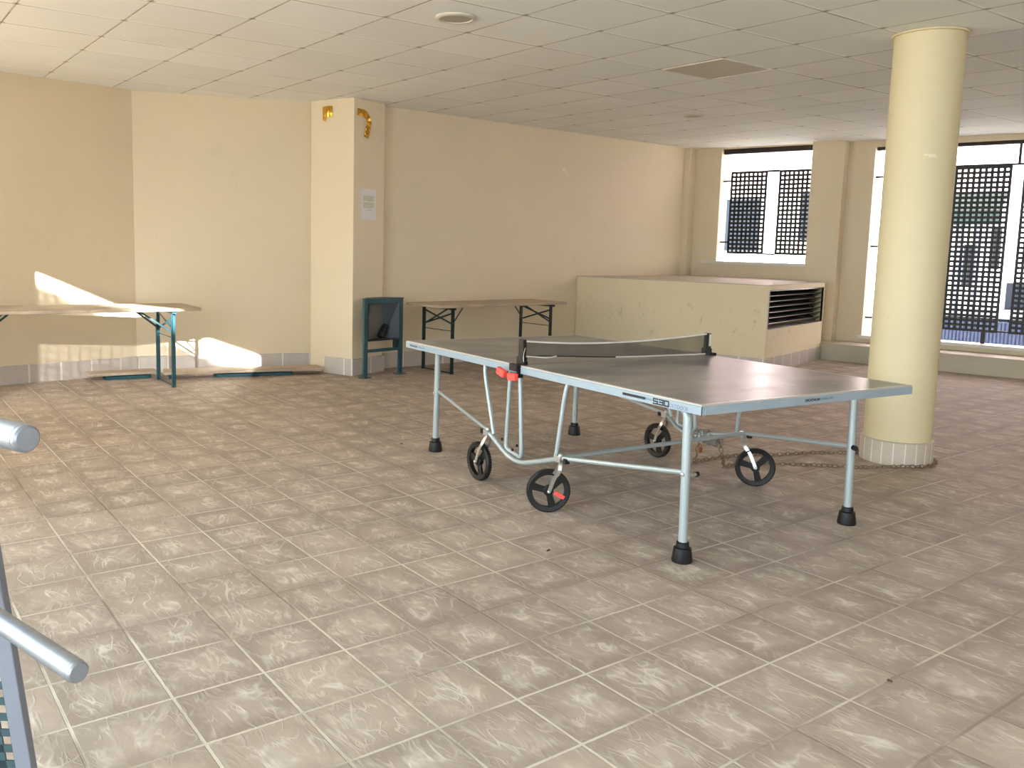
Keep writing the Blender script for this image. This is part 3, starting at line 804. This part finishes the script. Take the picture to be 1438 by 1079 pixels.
# wheels: three spokes, black tyre, bent zinc fork
def wheel(cx, cy, az, joint, brake=False, name='caster_wheel'):
    # disc normal lies horizontally at local azimuth az
    R = 0.118; zc_ = R
    nx = Vector((math.cos(az), math.sin(az), 0)); tx = Vector((-math.sin(az), math.cos(az), 0)); up_ = Vector((0, 0, 1))
    m3 = Matrix(((tx.x, up_.x, nx.x), (tx.y, up_.y, nx.y), (tx.z, up_.z, nx.z)))   # local: x tangent, y up, z axle
    base = Vector((cx, cy, zc_))
    e = bpy.data.objects.new(name, None); col.objects.link(e); e.parent = pt; e.location = base
    M4 = m3.to_4x4()
    hw = 0.017
    ty = MB().lathe([(R-0.030, -hw*0.8), (R-0.008, -hw), (R, -hw*0.55), (R, hw*0.55), (R-0.008, hw), (R-0.030, hw*0.8), (R-0.032, 0), (R-0.030, -hw*0.8)], 44, (0, 0, 0), m3, cap=False)
    # tread nubs
    for k in range(44):
        a = 2*math.pi*k/44
        ty.box(R-0.004, R+0.0006, -0.003, 0.003, -hw*0.8, hw*0.8, M4 @ Matrix.Rotation(a, 4, 'Z'))
    ty.build('tyre', M['rubber'], e, smooth=35)
    sp = MB()
    for k in range(3):
        a = math.radians(165)+2*math.pi*k/3
        mt = M4 @ Matrix.Rotation(a, 4, 'Z')
        vs = [mt @ Vector(p) for p in ((0.012, -0.016, -0.009), (R-0.028, -0.020, -0.009), (R-0.028, 0.020, -0.009), (0.012, 0.016, -0.009), (0.012, -0.016, 0.009), (R-0.028, -0.020, 0.009), (R-0.028, 0.020, 0.009), (0.012, 0.016, 0.009))]
        # waist the spoke a little
        sp.add(vs, [(0, 3, 2, 1), (4, 5, 6, 7), (0, 1, 5, 4), (1, 2, 6, 5), (2, 3, 7, 6), (3, 0, 4, 7)])
    sp.lathe([(0.028, -0.015), (0.028, 0.015)], 24, (0, 0, 0), m3)
    sp.build('spokes', M['black'], e, 0.003, smooth=40)
    # fork: both blades from the stem over the tyre to the axle
    jx = Vector(joint)-base
    fk = MB()
    for sg in (1, -1):
        o_ = nx*(0.028*sg)
        path = [jx+Vector((0, 0, -0.012)), jx+Vector((0, 0, -0.030))*1.0+o_*0.5, jx*0.86+o_*1.15+Vector((0, 0, -0.045)), jx*0.45+o_, o_+Vector((0, 0, -0.002))]
        path = smoothpath(path, 2)
        for a, b in zip(path, path[1:]):
            if (b-a).length > 1e-4: fk.beam(a, b+(b-a)*0.12, 0.020, 0.005, tuple(nx))
        fk.lathe([(0.008, 0), (0.008, 0.006), (0.004, 0.009)], 12, o_*1.08, m3 if sg > 0 else m3 @ Matrix.Rotation(math.pi, 3, 'X'))
    fk.tube([jx+Vector((0, 0, -0.020)), jx+Vector((0, 0, 0.0))], 0.011, 12)
    fk.build('fork', M['zinc'], e, smooth=40)
    if brake:
        bm_ = MB(); o_ = nx*(0.0)
        bm_.beam(nx*0.012+tx*0.030+Vector((0, 0, -0.008)), nx*0.012+tx*0.086+Vector((0, 0, -0.038)), 0.022, 0.010, tuple(nx))
        bm_.build('brake_lever', M['red'], e, 0.003)
    return e
AZV = math.radians(48.5)+0.084         # direction away from the viewer, in the table's own frame
turn = math.radians(51)
wheel(0.030, 1.805, AZV+math.pi-turn, (0.035, 1.725, 0.312))
wheel(0.030, 1.095, AZV+math.pi+math.radians(8), (0.035, 1.005, 0.312), True)
wheel(1.450, 1.765, AZV-math.radians(6)+math.pi-math.radians(46), (1.440, 1.690, 0.312))
wheel(1.480, 0.945, AZV-math.radians(12)+math.pi+math.radians(6), (1.440, 1.020, 0.312))

# net with posts, clamps and red knobs
def netpost(x, sgn):
    p = MB()
    z0 = tz(x, mid)
    p.prism([(x-0.013, mid-0.022), (x+0.013, mid-0.022), (x+0.013, mid+0.022), (x-0.013, mid+0.022)], z0+0.001, z0+0.142)
    p.prism([(x-0.014, mid-0.030), (x+0.014, mid-0.030), (x+0.014, mid+0.036), (x-0.014, mid+0.036)], z0+0.001, z0+0.045)
    o = p.build('net_post', M['black'], pt, 0.004)
    q_ = MB()
    q_.prism([(x-0.016, mid-0.036), (x+0.016, mid-0.036), (x+0.016, mid+0.036), (x-0.016, mid+0.036)], z0+0.001, z0+0.022)
    q_.box(-0.030 if sgn > 0 else W_+0.002, -0.002 if sgn > 0 else W_+0.030, mid-0.028, mid+0.045, 0.732, 0.772)
    q_.box(-0.020 if sgn > 0 else W_-0.02, 0.02 if sgn > 0 else W_+0.02, mid-0.028, mid-0.012, 0.695, 0.765)
    q_.build('clamp', M['black'], o, 0.004)
    return o
p1 = netpost(0.028, 1); p2 = netpost(W_-0.030, -1)
for (yo, zo, an) in ((0.090, 0.716, 14), (-0.022, 0.704, -4)):
    k_ = MB()
    m4 = Matrix.Translation((-0.050, mid+yo, zo)) @ Matrix.Rotation(math.radians(an), 4, 'X')
    k_.box(-0.014, 0.014, -0.040, 0.036, -0.021, 0.021, m4)
    k_.build('clamp_knob', M['red'], p1, 0.006)
# white band end peeking over the far post
MB().box(W_-0.038, W_-0.022, mid-0.026, mid-0.022, tz(1.5, mid)+0.06, tz(1.5, mid)+0.136).build('strap', M['white'], p2)
N = 30
def nz_top(x):
    u = (x-0.04)/(W_-0.08); return tz(x, mid)+0.132-0.034*4*u*(1-u)*(0.75+0.25*(1-u))+0.004*u
def nz_bot(x):
    u = (x-0.04)/(W_-0.08); return tz(x, mid)+0.040*(1-u)**2+0.008+0.004*math.sin(u*9)*(1-u)
xs_ = [0.042+(W_-0.084)*i/N for i in range(N+1)]
vs = []; fs = []
for x in xs_:
    wob = 0.006*math.sin(x*7)
    vs += [(x, mid+wob*0.4-0.001, nz_bot(x)), (x, mid+wob-0.001, (nz_bot(x)+nz_top(x))/2), (x, mid-0.001, nz_top(x))]
for i in range(N):
    for k in range(2): fs.append((i*3+k, (i+1)*3+k, (i+1)*3+k+1, i*3+k+1))
net = MB().add(vs, fs).build('net', M['net'], pt)
MB().tube([(x, mid, nz_top(x)) for x in xs_], 0.0055, 8).build('top_band', M['white'], net, smooth=60)
MB().tube([(x, mid-0.002, nz_bot(x)) for x in xs_ if x < 0.72], 0.0035, 8).build('bottom_cord', M['black'], net, smooth=60)
MB().tube([(x, mid-0.002, nz_bot(x)) for x in xs_ if x > 0.68], 0.0045, 8).build('bottom_cord', M['white'], net, smooth=60)
# loose white tie at the near end of the net
MB().tube(smoothpath([(0.045, mid-0.008, nz_bot(0.045)), (0.12, mid-0.012, nz_bot(0.12)-0.004), (0.20, mid-0.01, nz_bot(0.2)-0.010), (0.26, mid-0.006, nz_bot(0.26))], 2), 0.004, 8).build('tie', M['white'], net, smooth=60)
MB().tube(smoothpath([(0.034, mid-0.02, tz(0, mid)+0.10), (0.012, mid-0.03, tz(0, mid)+0.05), (0.02, mid-0.034, tz(0, mid)+0.004)], 2), 0.0018, 6).build('cord', M['white'], p1, smooth=60)

# ------------------------------------------------------------------ chain tying the table to the column
def chain_along(mb, pts, pitch=0.034, rl=0.021, rw=0.0125, wire=0.0032):
    # real oval links, each turned a quarter from the last
    segs = [(Vector(a), Vector(b)) for a, b in zip(pts, pts[1:])]
    tot = sum((b-a).length for a, b in segs); n_ = max(2, int(tot/pitch)); k = 0
    for i in range(n_):
        s_ = (i+0.5)*tot/n_; acc = 0
        for a, b in segs:
            l_ = (b-a).length
            if acc+l_ >= s_ or (a, b) == segs[-1]:
                p = a.lerp(b, (s_-acc)/l_); d = (b-a).normalized(); break
            acc += l_
        ref = Vector((0, 0, 1)) if abs(d.z) < 0.8 else Vector((1, 0, 0))
        s1 = d.cross(ref).normalized(); s2 = s1.cross(d).normalized()
        tw = math.radians(45+90*(i % 2)+random.uniform(-14, 14)); sv = math.cos(tw)*s1+math.sin(tw)*s2
        ring = []
        for q_ in range(10):
            a_ = 2*math.pi*q_/10
            ring.append(p+d*(rl*math.cos(a_))+sv*(rw*math.sin(a_)))
        mb.tube(ring, wire, 5, closed=True)
ch = thing('rusty_chain', 'rusty chain on the floor looping from the table around the column', 'chain', (5.957, 3.052, 0))
def R2(x, y, z): return Vector((x-5.957, y-3.052, z))
tc, ts = math.cos(-0.084), math.sin(-0.084)
def tl(x, y, z): return Vector((2.889+tc*x-ts*y-5.957, 2.311+ts*x+tc*y-3.052, z))
rc = CR+0.016+0.022
ring = []
a_in = math.radians(152); a_out = math.radians(222)
# far strand: table -> far side of column -> near side -> back to the table
path = [R2(4.436, 3.555, 0.225), R2(4.440, 3.572, 0.10), R2(4.47, 3.62, 0.03), R2(4.616, 3.70, 0.012), R2(4.90, 3.675, 0.012), R2(5.083, 3.617, 0.012), R2(5.25, 3.532, 0.012), R2(5.528, 3.432, 0.012)]
path += [Vector((5.925-5.957+rc*math.cos(a), 3.035-3.052+rc*math.sin(a), 0.012)) for a in [math.radians(115-8*i) for i in range(0, 32)]]
path += [R2(5.40, 3.03, 0.012), R2(5.20, 3.224, 0.012), R2(5.014, 3.368, 0.012), R2(4.82, 3.515, 0.012), R2(4.66, 3.50, 0.014), R2(4.54, 3.43, 0.04), R2(4.428, 3.365, 0.15), R2(4.425, 3.39, 0.225)]
mb = MB(); chain_along(mb, path); mb.build('floor_loop', M['rust'], ch, smooth=60)
mb = MB()
for k in range(3):
    pts = []
    for i in range(26):
        u = i/25; y = 1.42-0.22*u
        a = u*math.pi*(5+k)+k*1.3
        pts.append(tl(1.44+0.035*math.cos(a), y, 0.232+0.035*math.sin(a)))
    chain_along(mb, pts, 0.032, 0.020, 0.012, 0.0038)
mb.build('wrapped_end', M['chain_bright'], ch, smooth=60)
pdl = MB(); pl_o = tl(1.405, 1.33, 0.150)
pdl.box(-0.014, 0.014, -0.009, 0.009, -0.018, 0.016, Matrix.Translation(pl_o))
pdl.tube([pl_o+Vector((-0.009, 0, 0.014)), pl_o+Vector((-0.009, 0, 0.034)), pl_o+Vector((0, 0, 0.042)), pl_o+Vector((0.009, 0, 0.034)), pl_o+Vector((0.009, 0, 0.014))], 0.003, 8)
pdl.build('padlock', plain('brass_padlock', (150, 104, 70), 0.4, 0.6), ch, 0.002)

# ------------------------------------------------------------------ folding trestle tables
def folding_table(name, label, loc, rotz, TL, TW, H, legx, legy, mat_leg, brace_in):
    t = thing(name, label, 'folding table', loc, rotz)
    n_ = 8
    # weathered plank top with rounded corners
    poly = []
    r = 0.05
    for (cx_, cy_, a0) in ((TL/2-r, TW/2-r, 0), (-TL/2+r, TW/2-r, 90), (-TL/2+r, -TW/2+r, 180), (TL/2-r, -TW/2+r, 270)):
        for i in range(n_+1):
            a = math.radians(a0+90*i/n_); poly.append((cx_+r*math.cos(a), cy_+r*math.sin(a)))
    MB().prism(poly, H-0.028, H).build('tabletop', M['wood'], t, 0.004)
    for sx in (-1, 1):
        x = sx*legx
        fr = MB().box(x-0.02, x+0.02, -TW/2+0.03, TW/2-0.03, H-0.055, H-0.029).build('leg_frame', M[mat_leg], t, 0.002)
        for sy in (-1, 1):
            lg = MB()
            lg.box(x-0.018, x+0.018, sy*legy-0.002, sy*legy+0.002, 0.0, H-0.056)
            lg.box(x-0.018 if sx > 0 else x+0.014, x-0.014 if sx > 0 else x+0.018, sy*legy-0.018, sy*legy+0.018, 0.0, H-0.056)
            lg.build('leg', M[mat_leg], fr)
            # folding stay from the leg up to the underside of the top
            MB().beam((x, sy*legy*0.92, H-0.24), (x-sx*brace_in, sy*legy*0.35, H-0.034), 0.005, 0.018).build('folding_stay', M[mat_leg], fr)
        MB().beam((x, -legy, H-0.21), (x, legy, H-0.075), 0.005, 0.018).build('cross_brace', M[mat_leg], fr)
        MB().beam((x+0.008, -legy, H-0.09), (x+0.008, legy, H-0.24), 0.005, 0.018).build('cross_brace', M[mat_leg], fr)
        MB().tube([(x, -legy, H-0.29), (x, legy, H-0.29)], 0.004, 8).build('tie_rod', M[mat_leg], fr, smooth=60)
        MB().tube([(x, -legy, 0.012), (x, legy, 0.012)], 0.006, 8).build('foot_bar', M[mat_leg], fr, smooth=60)
    return t
folding_table('folding_table', 'weathered folding table with teal legs half cut off at the left, in the sun patch', (1.70, 8.575, 0), -0.02, 2.15, 0.72, 0.767, 0.82, 0.268, 'teal', 0.28)
folding_table('folding_table', 'weathered folding table with dark legs along the back wall beside the litter bin', (6.163, 8.12, 0), 0.075, 2.0, 0.67, 0.770, 0.775, 0.262, 'green', 0.30)

# folded benches lying by the left wall
def bench(a, b, wd, label, legs):
    a = Vector(a); b = Vector(b); d = b-a; L = d.length
    t = thing('folded_bench', label, 'bench', (a.x, a.y, 0), math.atan2(d.y, d.x), 'folded benches lying along the left wall')
    r = 0.03; poly = []
    for (cx_, cy_, a0) in ((L-r, wd/2-r, 0), (r, wd/2-r, 90), (r, -wd/2+r, 180), (L-r, -wd/2+r, 270)):
        for i in range(6):
            an = math.radians(a0+90*i/5); poly.append((cx_+r*math.cos(an), cy_+r*math.sin(an)))
    MB().prism(poly, 0.046, 0.074).build('seat_plank', M['wood'], t, 0.003)
    for (x0, x1) in legs:
        fr = MB()
        for yy in (-wd/2+0.02, wd/2-0.045):
            fr.box(x0, x1, yy, yy+0.025, 0.001, 0.034)
        fr.box(x0, x0+0.03, -wd/2+0.02, wd/2-0.02, 0.006, 0.045); fr.box(x1-0.03, x1, -wd/2+0.02, wd/2-0.02, 0.006, 0.045)
        fr.build('folded_leg', M['teal'], t, 0.002)
    return t
bench((1.90, 9.10), (2.56, 9.04), 0.22, 'short bare plank bench folded flat on the floor under the left folding table', [(0.16, 0.60)])
bench((2.60, 8.93), (4.17, 8.53), 0.25, 'long plank bench folded flat on the floor, ending at the square pillar', [(0.05, 0.12), (0.50, 0.95), (0.86, 1.30)])

# ------------------------------------------------------------------ litter bin
b1 = Vector((4.423, 7.985)); b2 = Vector((4.915, 8.085))
bd = (b2-b1); bl = bd.length
bn = thing('litter_bin', 'dark teal metal litter bin on two posts in front of the square pillar', 'litter bin', (b1.x, b1.y, 0), math.atan2(bd.y, bd.x))
HBN = 0.845
for x in (0.0, bl):
    po = MB().box(x-0.026, x+0.026, -0.014, 0.014, 0.006, HBN-0.012).build('post', M['bin'], bn, 0.003)
    MB().box(x-0.055, x+0.055, -0.045, 0.05, 0.0, 0.007).build('foot_plate', M['bin'], po)
MB().beam((0.026, 0, 0.285), (bl-0.026, 0, 0.285), 0.045, 0.028).build('cross_bar', M['bin'], bn)
# hopper: splayed panels between the posts
def quadpanel(name, pts, mat, th=0.004):
    pts = [Vector(p) for p in pts]; nn = (pts[1]-pts[0]).cross(pts[2]-pts[0]).normalized()*th
    mb = MB(); mb.add(pts+[p+nn for p in pts], [(0, 3, 2, 1), (4, 5, 6, 7), (0, 1, 5, 4), (1, 2, 6, 5), (2, 3, 7, 6), (3, 0, 4, 7)])
    return mb.build(name, M[mat], bn)
zb_, zt_ = 0.40, 0.80
quadpanel('side_panel', [(0.028, 0.0, zb_), (0.125, 0.09, zb_), (0.15, 0.11, zt_), (0.028, 0.0, zt_)], 'bin')
quadpanel('back_panel', [(0.10, 0.075, zb_), (bl-0.12, 0.135, zb_), (bl-0.13, 0.135, zt_), (0.10, 0.075, zt_)], 'bin_mesh')
quadpanel('side_panel', [(bl-0.13, 0.135, zb_), (bl-0.028, -0.01, zb_), (bl-0.028, -0.01, zt_), (bl-0.17, 0.135, zt_)], 'bin_dark')
mb = MB(); mb.prism([(0.02, -0.015), (bl-0.02, -0.015), (bl-0.10, 0.15), (0.11, 0.13)], zb_-0.012, zb_); mb.build('floor_plate', M['bin_dark'], bn)
mb = MB(); mb.prism([(-0.03, -0.02), (bl+0.03, -0.02), (bl+0.02, 0.015), (bl-0.12, 0.16), (0.13, 0.14), (-0.03, 0.015)], HBN-0.012, HBN); mb.build('lid', M['bin'], bn, 0.002)
mb = MB(); mb.box(0.026, bl-0.026, -0.014, 0.004, zt_-0.01, HBN-0.012); mb.build('rim', M['bin'], bn)
MB().box(bl-0.085, bl-0.03, 0.004, 0.03, 0.295, 0.40).build('hinge_plate', M['bin_dark'], bn)
# black can leaning inside the bin
axd = Vector((0.62, 0.10, 0.78)).normalized(); qrot = axd.to_track_quat('Z', 'Y').to_matrix()
bt = MB().lathe([(0.024, 0), (0.031, 0.004), (0.031, 0.125), (0.029, 0.135), (0.022, 0.142), (0.022, 0.160), (0.012, 0.163)], 24, (0, 0, 0), qrot)
c_, s__ = math.cos(math.atan2(bd.y, bd.x)), math.sin(math.atan2(bd.y, bd.x))
lx, ly = 0.235, 0.045
bo = bt.build('bottle', M['black'], None, smooth=40, loc=(b1.x+c_*lx-s__*ly, b1.y+s__*lx+c_*ly, zb_+0.022)); bo.rotation_euler.z = math.atan2(bd.y, bd.x)
tag(bo, 'small black bottle leaning inside the open litter bin', 'bottle')

# ------------------------------------------------------------------ gate leaf at the left edge, close to the camera
gt = thing('metal_gate', 'grey steel gate frame with perforated sheet and two protruding tubes at the left edge', 'gate', (0.301, 1.858, 0))
gp = lambda x, y, z: Vector((x-0.301, y-1.858, z))
lv = Vector((-0.807, 0.59, 0))                # towards the rest of the leaf
pa, pb = Vector((0.0, 0.0, 0.0)), Vector((-0.097, 0.232, 1.12))
dv = (pb-pa).normalized()
nv = dv.cross(lv).normalized()
def plate(name, u0, u1, d0, d1, s0, s1, mat, parent):
    mb = MB(); vs = []
    for dd in (d0, d1):
        for (s_, u_) in ((s0, u0), (s1, u0), (s1, u1), (s0, u1)):
            vs.append(pa+dv*s_+lv*u_+nv*dd)
    mb.add(vs, [(0, 3, 2, 1), (4, 5, 6, 7), (0, 1, 5, 4), (1, 2, 6, 5), (2, 3, 7, 6), (3, 0, 4, 7)])
    return mb.build(name, M[mat], parent, 0.002)
Lg = (pb-pa).length
plate('frame_post', 0.0, 0.034, -0.012, 0.012, 0.0, Lg, 'gate', gt)
mbp = MB()
def pl_box(u0, u1, s0, s1):
    vs = []
    for dd in (-0.012, -0.008):
        for (s_, u_) in ((s0, u0), (s1, u0), (s1, u1), (s0, u1)): vs.append(pa+dv*s_+lv*u_+nv*dd)
    mbp.add(vs, [(0, 3, 2, 1), (4, 5, 6, 7), (0, 1, 5, 4), (1, 2, 6, 5), (2, 3, 7, 6), (3, 0, 4, 7)])
for i in range(9): pl_box(0.030+i*0.034, 0.030+i*0.034+0.016, 0.05, Lg-0.02)
for j in range(32): pl_box(0.030, 0.32, 0.05+j*0.034, 0.05+j*0.034+0.016)
mbp.build('perforated_sheet', M['gate_panel'], gt)
plate('bottom_rail', 0.030, 0.33, -0.012, 0.012, 0.0, 0.05, 'gate', gt)
def gbar(a, b, r, name='tube_bar'):
    d = (Vector(b)-Vector(a)).normalized()
    o = MB().tube([a, Vector(b)-d*0.012], r, 28).build(name, M['alu'], gt, smooth=40)
    MB().tube([Vector(b)-d*0.012, Vector(b)-d*0.004, Vector(b)], [r*0.985, r*0.96, r*0.80], 28).build('end_cap', M['alu'], o, smooth=30)
    return o
ra, rb = 0.0195, 0.0225
lo = gbar(gp(0.12, 2.11, 0.68), gp(0.287, 1.492, 0.68), 0.0195)
hi = gbar(gp(0.03, 1.915, 1.10), gp(0.215, 1.441, 1.10), 0.0225)
# brackets tying the tubes to the frame
MB().beam(gp(0.165, 1.94, 0.68), gp(0.165, 1.94, 0.68)+lv*0.1, 0.02, 0.03).build('bracket', M['gate'], gt)

# ------------------------------------------------------------------ specks of litter on the tiles
for i, (x, y, sz, rz, lab) in enumerate(((2.60, 2.93, 0.03, 0.4, 'tiny dry leaf on the tiles in the middle foreground'),
                                     (2.76, 1.36, 0.022, 1.2, 'tiny dark twig on the tiles in the near right foreground'),
                                     (3.14, 5.15, 0.028, 0.2, 'tiny dark leaf on the tiles near the left table wheel'))):
    mb = MB(); vs = []
    for k in range(7):
        u = k/6; wd = sz*0.28*math.sin(math.pi*min(max(u, 0.03), 0.97))
        vs += [(u*sz, -wd, 0.001+0.002*math.sin(u*5)), (u*sz, 0, 0.003+0.003*math.sin(u*3)), (u*sz, wd, 0.0015)]
    fs = []
    for k in range(6):
        for j in range(2): fs.append((k*3+j, k*3+j+1, k*3+j+4, k*3+j+3))
    o = mb.add(vs, fs).build('dry_leaf', M['leaf'], None, loc=(x, y, 0.0), rotz=rz)
    s2 = o.modifiers.new('thick', 'SOLIDIFY'); s2.thickness = 0.0008
    tag(o, lab, 'leaf', 'bits of dry litter on the floor')
